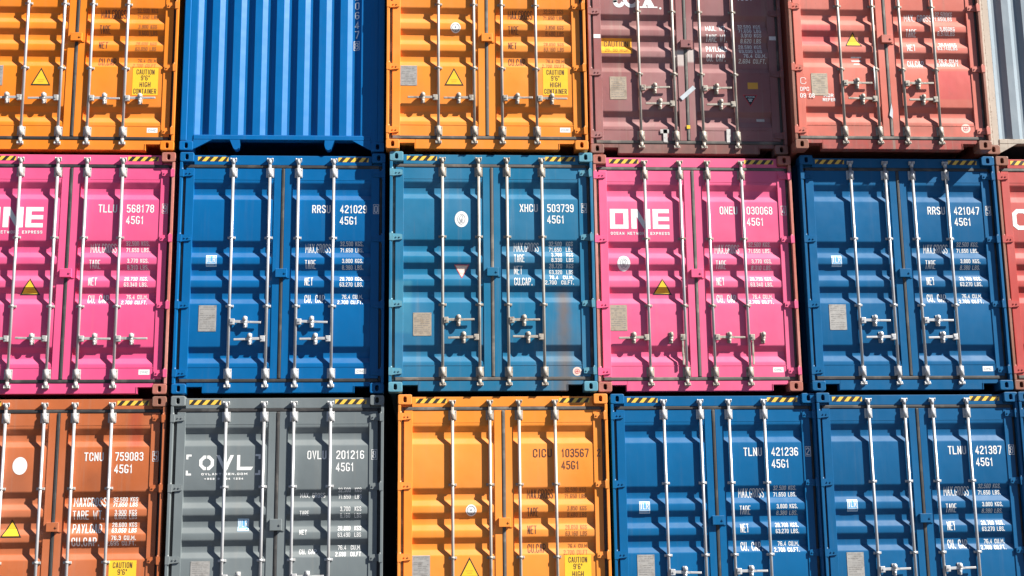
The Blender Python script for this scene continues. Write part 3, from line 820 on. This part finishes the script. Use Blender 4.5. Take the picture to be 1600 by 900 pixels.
door_container((2.434, .050, TOP), 'faded maroon container with cream locking bars and an orange caution label', GT, P['maroon'], sill=P['maroon_sill'], cast=P['maroon_sill'],
               bars='bar_worn', fit='fitting_worn', marks=[(0, sticker_plate(.262, .470, 1.895, 2.190, True)), (1, sticker_delta(2.010, 2.115, .185, .155, True)), (0, logo_tex())],
               letters=lettering(None, None, '', None, 'white', (ROW_BR, NUM_BR), .0), extra=maroon_extra)

def red_extra(root, doors):
    a = []
    text(a, 'C', .118, .880, .085, .070, .006); text(a, 'DPC', .110, .775, .050, .110, .007); text(a, '09 08', .105, .690, .055, .180, .008)
    polys = drape('chalk_writing', [a], lambda z: YF - .007, brk=[]); obj('chalk_writing', polys, M['white'], doors[0])
    a = []; text(a, 'MOR', .400, dz(2.200), .045, .120, .008); text(a, 'REFER', .385, dz(2.255), .040, .160, .008)
    for i, w in enumerate((.13, .12, .07)): rect(a, .845 - w / 2, .845 + w / 2, dz(1.700 + i * .045), dz(1.684 + i * .045))
    obj('lettering', drape('lettering', [a], panel_y), M['white'], doors[0])
    m = MB(); m.prism([(1.200, .44), (1.232, .60), (1.246, .50), (1.238, .40)], YF - .018, YF - .0165); obj('silver_tape', m.done('silver_tape'), M['silver_tape'], doors[0])
    m = MB(); m.tube((BARS[1] - .028, BY - .012, .76), (BARS[1] - .026, BY - .012, 1.06), .008, 8); obj('seal_cable', m.done('seal_cable'), M['paper'], doors[0])
ROW_RD = [('MAX. GROSS', 1.165, .350, .085), ('TARE', 1.370, .135, .090), ('NET', 1.566, .110, .090), ('CU.CAP.', 1.772, .230, .090)]
NUM_RD = nums_at(['32.500KG', '71.650LBS', '3.860KG', '8.510LBS', '28.640KG', '63.140LBS', '76.2 CU.M', '2.690CU.FT'], (1.115, 1.172, 1.315, 1.372, 1.515, 1.570, 1.725, 1.775), 2.10, .0278)
NUM_RD = [(s, d, xr + .012 * (i // 2), w) for i, (s, d, xr, w) in enumerate(NUM_RD)]
door_container((4.897, -.195, TOP), 'sun-bleached red container standing furthest out, with chalk writing on its door', GT, P['red'], sill=P['red_sill'], cast=P['rustcast'], post=P['rustcast'],
               bars='bar_worn', fit='fitting_worn', marks=[(0, sticker_triangle(.818, 1.365, .215, .190)), (0, sticker_plate(.255, .458, 1.915, 2.200, True)), (1, sticker_round_small(2.150, 2.610, .058))],
               letters=lettering(None, None, '', None, 'white', (ROW_RD, NUM_RD)), extra=red_extra)
front_container((7.349, -.020, TOP), 'pale blue-grey ribbed container with rusty corner post at the right edge', GT, P['lightgrey'], cast=P['rustcast'], post=P['rustgrey'], rail=P['rustgrey'])

NUM_PK = nums(('3.770', '8.310'), ('28.730', '63.340'), ('76.4', '2.700'))
door_container((-4.983, .065, MID), 'pink container numbered 568178 cut off by the left edge of the photo', GM, P['pink_a'], cast=P['rose_cast'], post=P['pink_post'], rub='rubber_dark', handles='level',
               marks=[(0, sticker_triangle(.81, 1.525, .235, .195)), (0, logo_one()), (0, sticker_oval(.352, 1.340, .078, .092)), (0, sticker_plate(.165, .372, 1.850, 2.160, True)), MK],
               letters=lettering(None, 'TLLU', '568178', '9', 'white', (ROW_STD, NUM_PK), -.010))
NUM_BL = nums(('3.800', '8.380'), ('28.700', '63.270'), ('76.4', '2.700'))
door_container((-2.490, .049, MID), 'blue container numbered 421029 between the left pink container and a teal one', GM, P['blue_a'], fit='steel', rub='rubber_dark',
               marks=[(0, sticker_lr(.400, 1.315)), (0, sticker_plate(.275, .480, 1.850, 2.160)), MK], letters=lettering(None, 'RRSU', '421029', '0', 'white', (ROW_STD, NUM_BL), .008))
ROW_XH = [('MAX.GROSS', 1.158, .300, .105), ('TARE', 1.298, .125, .095), ('NET', 1.437, .100, .100), ('CU.CAP.', 1.580, .215, .092)]
NUM_XH = nums_at(['32.500  KGS', '71.650  LBS', '3.780  KGS', '8.330  LBS', '28.720  KGS', '63.320  LBS', '76.4  CU.M.', '2.700  CU.FT.'], (1.118, 1.185, 1.252, 1.318, 1.388, 1.460, 1.528, 1.592), 2.195, .0262)
door_container((0, -.044, MID), 'teal blue container with a brown rust streak and a pale patch on its doors', GM, P['teal'], cast=P['teal_light'], hinge=P['teal_light'],
               bars='bar_worn', fit='fitting_worn', marks=[(0, sticker_oval(.857, .822, .080, .098)), (0, sticker_delta(.858, 1.375, .180, .165)), (0, sticker_plate(.285, .500, 1.955, 2.230, True)), (1, sticker_round_small(2.205, 2.655, .052))],
               letters=lettering(None, 'XHCU', '503739', '5', 'white', (ROW_XH, NUM_XH), -.008))
door_container((2.452, .029, MID), 'pink container numbered 030068 with two handles hanging down, between two blue containers', GM, P['pink_b'], cast=P['rose_cast'], post=P['pink_post'], handles='hang',
               bars='steel_bar', fit='fitting_worn', marks=[(0, sticker_triangle(.81, 1.525, .235, .195)), (0, logo_one()), (0, sticker_oval(.352, 1.340, .078, .092)), (0, sticker_plate(.165, .372, 1.850, 2.160, True)), MK],
               letters=lettering(None, 'ONEU', '030068', '4', 'white', (ROW_STD, NUM_PK), -.020))
door_container((4.991, -.007, MID), 'blue container numbered 421047 under the red container', GM, P['blue_b'], fit='steel', rub='rubber_dark',
               marks=[(0, sticker_lr(.402, 1.315)), (0, sticker_plate(.272, .478, 1.850, 2.160)), MK], letters=lettering(None, 'RRSU', '421047', '5', 'white', (ROW_STD, NUM_BL), .008))
door_container((7.444, -.015, MID), 'red container showing only its left edge and a white letter C', GM, P['red_far'], cast=P['rustcast'], post=P['rustcast'], marks=[(0, logo_c())])

ROW_TC = [('MAXGROSS', 1.192, .365, .100), ('TARE WT.', 1.338, .345, .100), ('PAYLOAD', 1.488, .325, .100), ('CU.CAP.', 1.635, .305, .095)]
NUM_TC = nums_at(['32.500 KGS', '71.650 LBS', '3.900 KGS', '8.600 LBS', '28.600 KGS', '63.050 LBS', '76.3 CU.M.', '2.695 CU.FT.'], (1.165, 1.222, 1.308, 1.362, 1.450, 1.512, 1.595, 1.655), 2.20, .0275)
door_container((-4.978, .073, BOT), 'burnt orange container with greasy smudges at the lower left', GB, P['rustorange'], cast=P['rustcast'], handles='level', rub='rubber_dark',
               marks=[(0, sticker_oval(.815, .780, .082, .100, False)), (0, sticker_triangle(.76, 1.375, .235, .205)), (1, sticker_caution(1.860, 1.845))],
               letters=lettering(None, 'TCNU', '759083', '5', 'white', (ROW_TC, NUM_TC), -.055))
ROW_OV = [('MAX. GROSS', 1.140, .285, .055), ('TARE', 1.342, .105, .055), ('NET', 1.556, .085, .055), ('CU. CAP.', 1.773, .210, .055)]
NUM_OV = nums_at(['32.500  KGS', '71.650  LBS', '3.700  KGS', '8.160  LBS', '28.800  KGS', '63.490  LBS', '76.4  CU.M.', '2.698  CU.FT'], (1.083, 1.157, 1.298, 1.372, 1.515, 1.588, 1.731, 1.805), 2.185, .0240)
door_container((-2.486, .038, BOT), 'slate grey container between the burnt orange and the bright orange one', GB, P['grey'], fit='steel', rub='rubber_dark', seal=1.25,
               marks=[(0, logo_ovl()), (0, sticker_lr(.852, 1.465)), (0, sticker_plate(.280, .495, 1.865, 2.140))],
               letters=lettering(None, 'OVLU', '201216', '8', 'white', (ROW_OV, NUM_OV), .0))
door_container((.112, -.010, BOT), 'orange container numbered 103567 in the bottom row, right of the slate grey one', GB, P['orange_c'], handles='level',
               bars='bar_worn', fit='fitting_worn', marks=orange_marks(), letters=orange_letters('CICU', '103567', '2', TARE_O2))
door_container((2.588, .022, BOT), 'blue container numbered 421236 between the bottom orange one and another blue one', GB, P['blue_c'], fit='steel', rub='rubber_dark',
               marks=[(0, sticker_lr(.375, 1.315)), (0, sticker_plate(.270, .470, 1.850, 2.160)), MK], letters=lettering(None, 'TLNU', '421236', '2', 'white', (ROW_STD, NUM_BL), .0))
door_container((5.027, -.010, BOT), 'blue container numbered 421387 at the lower right', GB, P['blue_d'], fit='steel', rub='rubber_dark',
               marks=[(0, sticker_lr(.375, 1.315)), (0, sticker_plate(.270, .470, 1.850, 2.160)), MK], letters=lettering(None, 'TLNU', '421387', '8', 'white', (ROW_STD, NUM_BL), .0))
door_container((7.466, -.030, BOT), 'dark blue container showing only a sliver of its corner at the lower right edge', GB, P['blue_e'], fit='steel')

# ------------------------------------------------------------------ ground
m = MB(); m.face([(-400, -400, 0), (400, -400, 0), (400, 400, 0), (-400, 400, 0)])
g = obj('ground', m.done('ground', False), M['asphalt'], loc=(0, 0, -.012)); g['kind'] = 'structure'; g['label'] = 'grey asphalt of the container yard'; 

# ------------------------------------------------------------------ camera
cam = bpy.data.objects.new('camera', bpy.data.cameras.new('camera')); COL.objects.link(cam); SC.camera = cam
yaw, pitch, roll = (math.radians(a) for a in (3.71234343, 11.40631747, -0.68972159))
fwd = Vector((math.sin(yaw) * math.cos(pitch), math.cos(yaw) * math.cos(pitch), math.sin(pitch)))
rt = Vector((math.cos(yaw), -math.sin(yaw), 0)); up = rt.cross(fwd)
r2 = math.cos(roll) * rt + math.sin(roll) * up; u2 = -math.sin(roll) * rt + math.cos(roll) * up
mw = Matrix((r2, u2, -fwd)).transposed().to_4x4(); mw.translation = Vector((0.44172203, -15.54387367, 1.01280535))
cam.matrix_world = mw
cam.data.sensor_width = 36; cam.data.lens = 36 * 2100 / 1600; cam.data.clip_end = 2000

# ------------------------------------------------------------------ light
SUN = Vector((2.1, -1.0, 1.95)).normalized()
sd = bpy.data.lights.new('sun', 'SUN'); sd.energy = 5.0; sd.angle = math.radians(.5); sd.color = (1.0, .955, .88)
so = bpy.data.objects.new('sun', sd); COL.objects.link(so); so.rotation_euler = SUN.to_track_quat('Z', 'Y').to_euler(); so.location = SUN * 40
w = bpy.data.worlds.new('World'); SC.world = w; w.use_nodes = True
nt = w.node_tree; bg = nt.nodes['Background']; sky = nt.nodes.new('ShaderNodeTexSky'); sky.sky_type = 'NISHITA'; sky.sun_disc = False; sky.air_density = .35; sky.dust_density = .05
sky.sun_elevation = math.asin(SUN.z); sky.sun_rotation = math.atan2(SUN.x, SUN.y)
nt.links.new(sky.outputs[0], bg.inputs[0]); bg.inputs[1].default_value = .05

SC.view_settings.view_transform = 'Standard'; SC.view_settings.look = 'None'; SC.view_settings.exposure = 1.40; SC.view_settings.gamma = 1
SC.cycles.max_bounces = 6
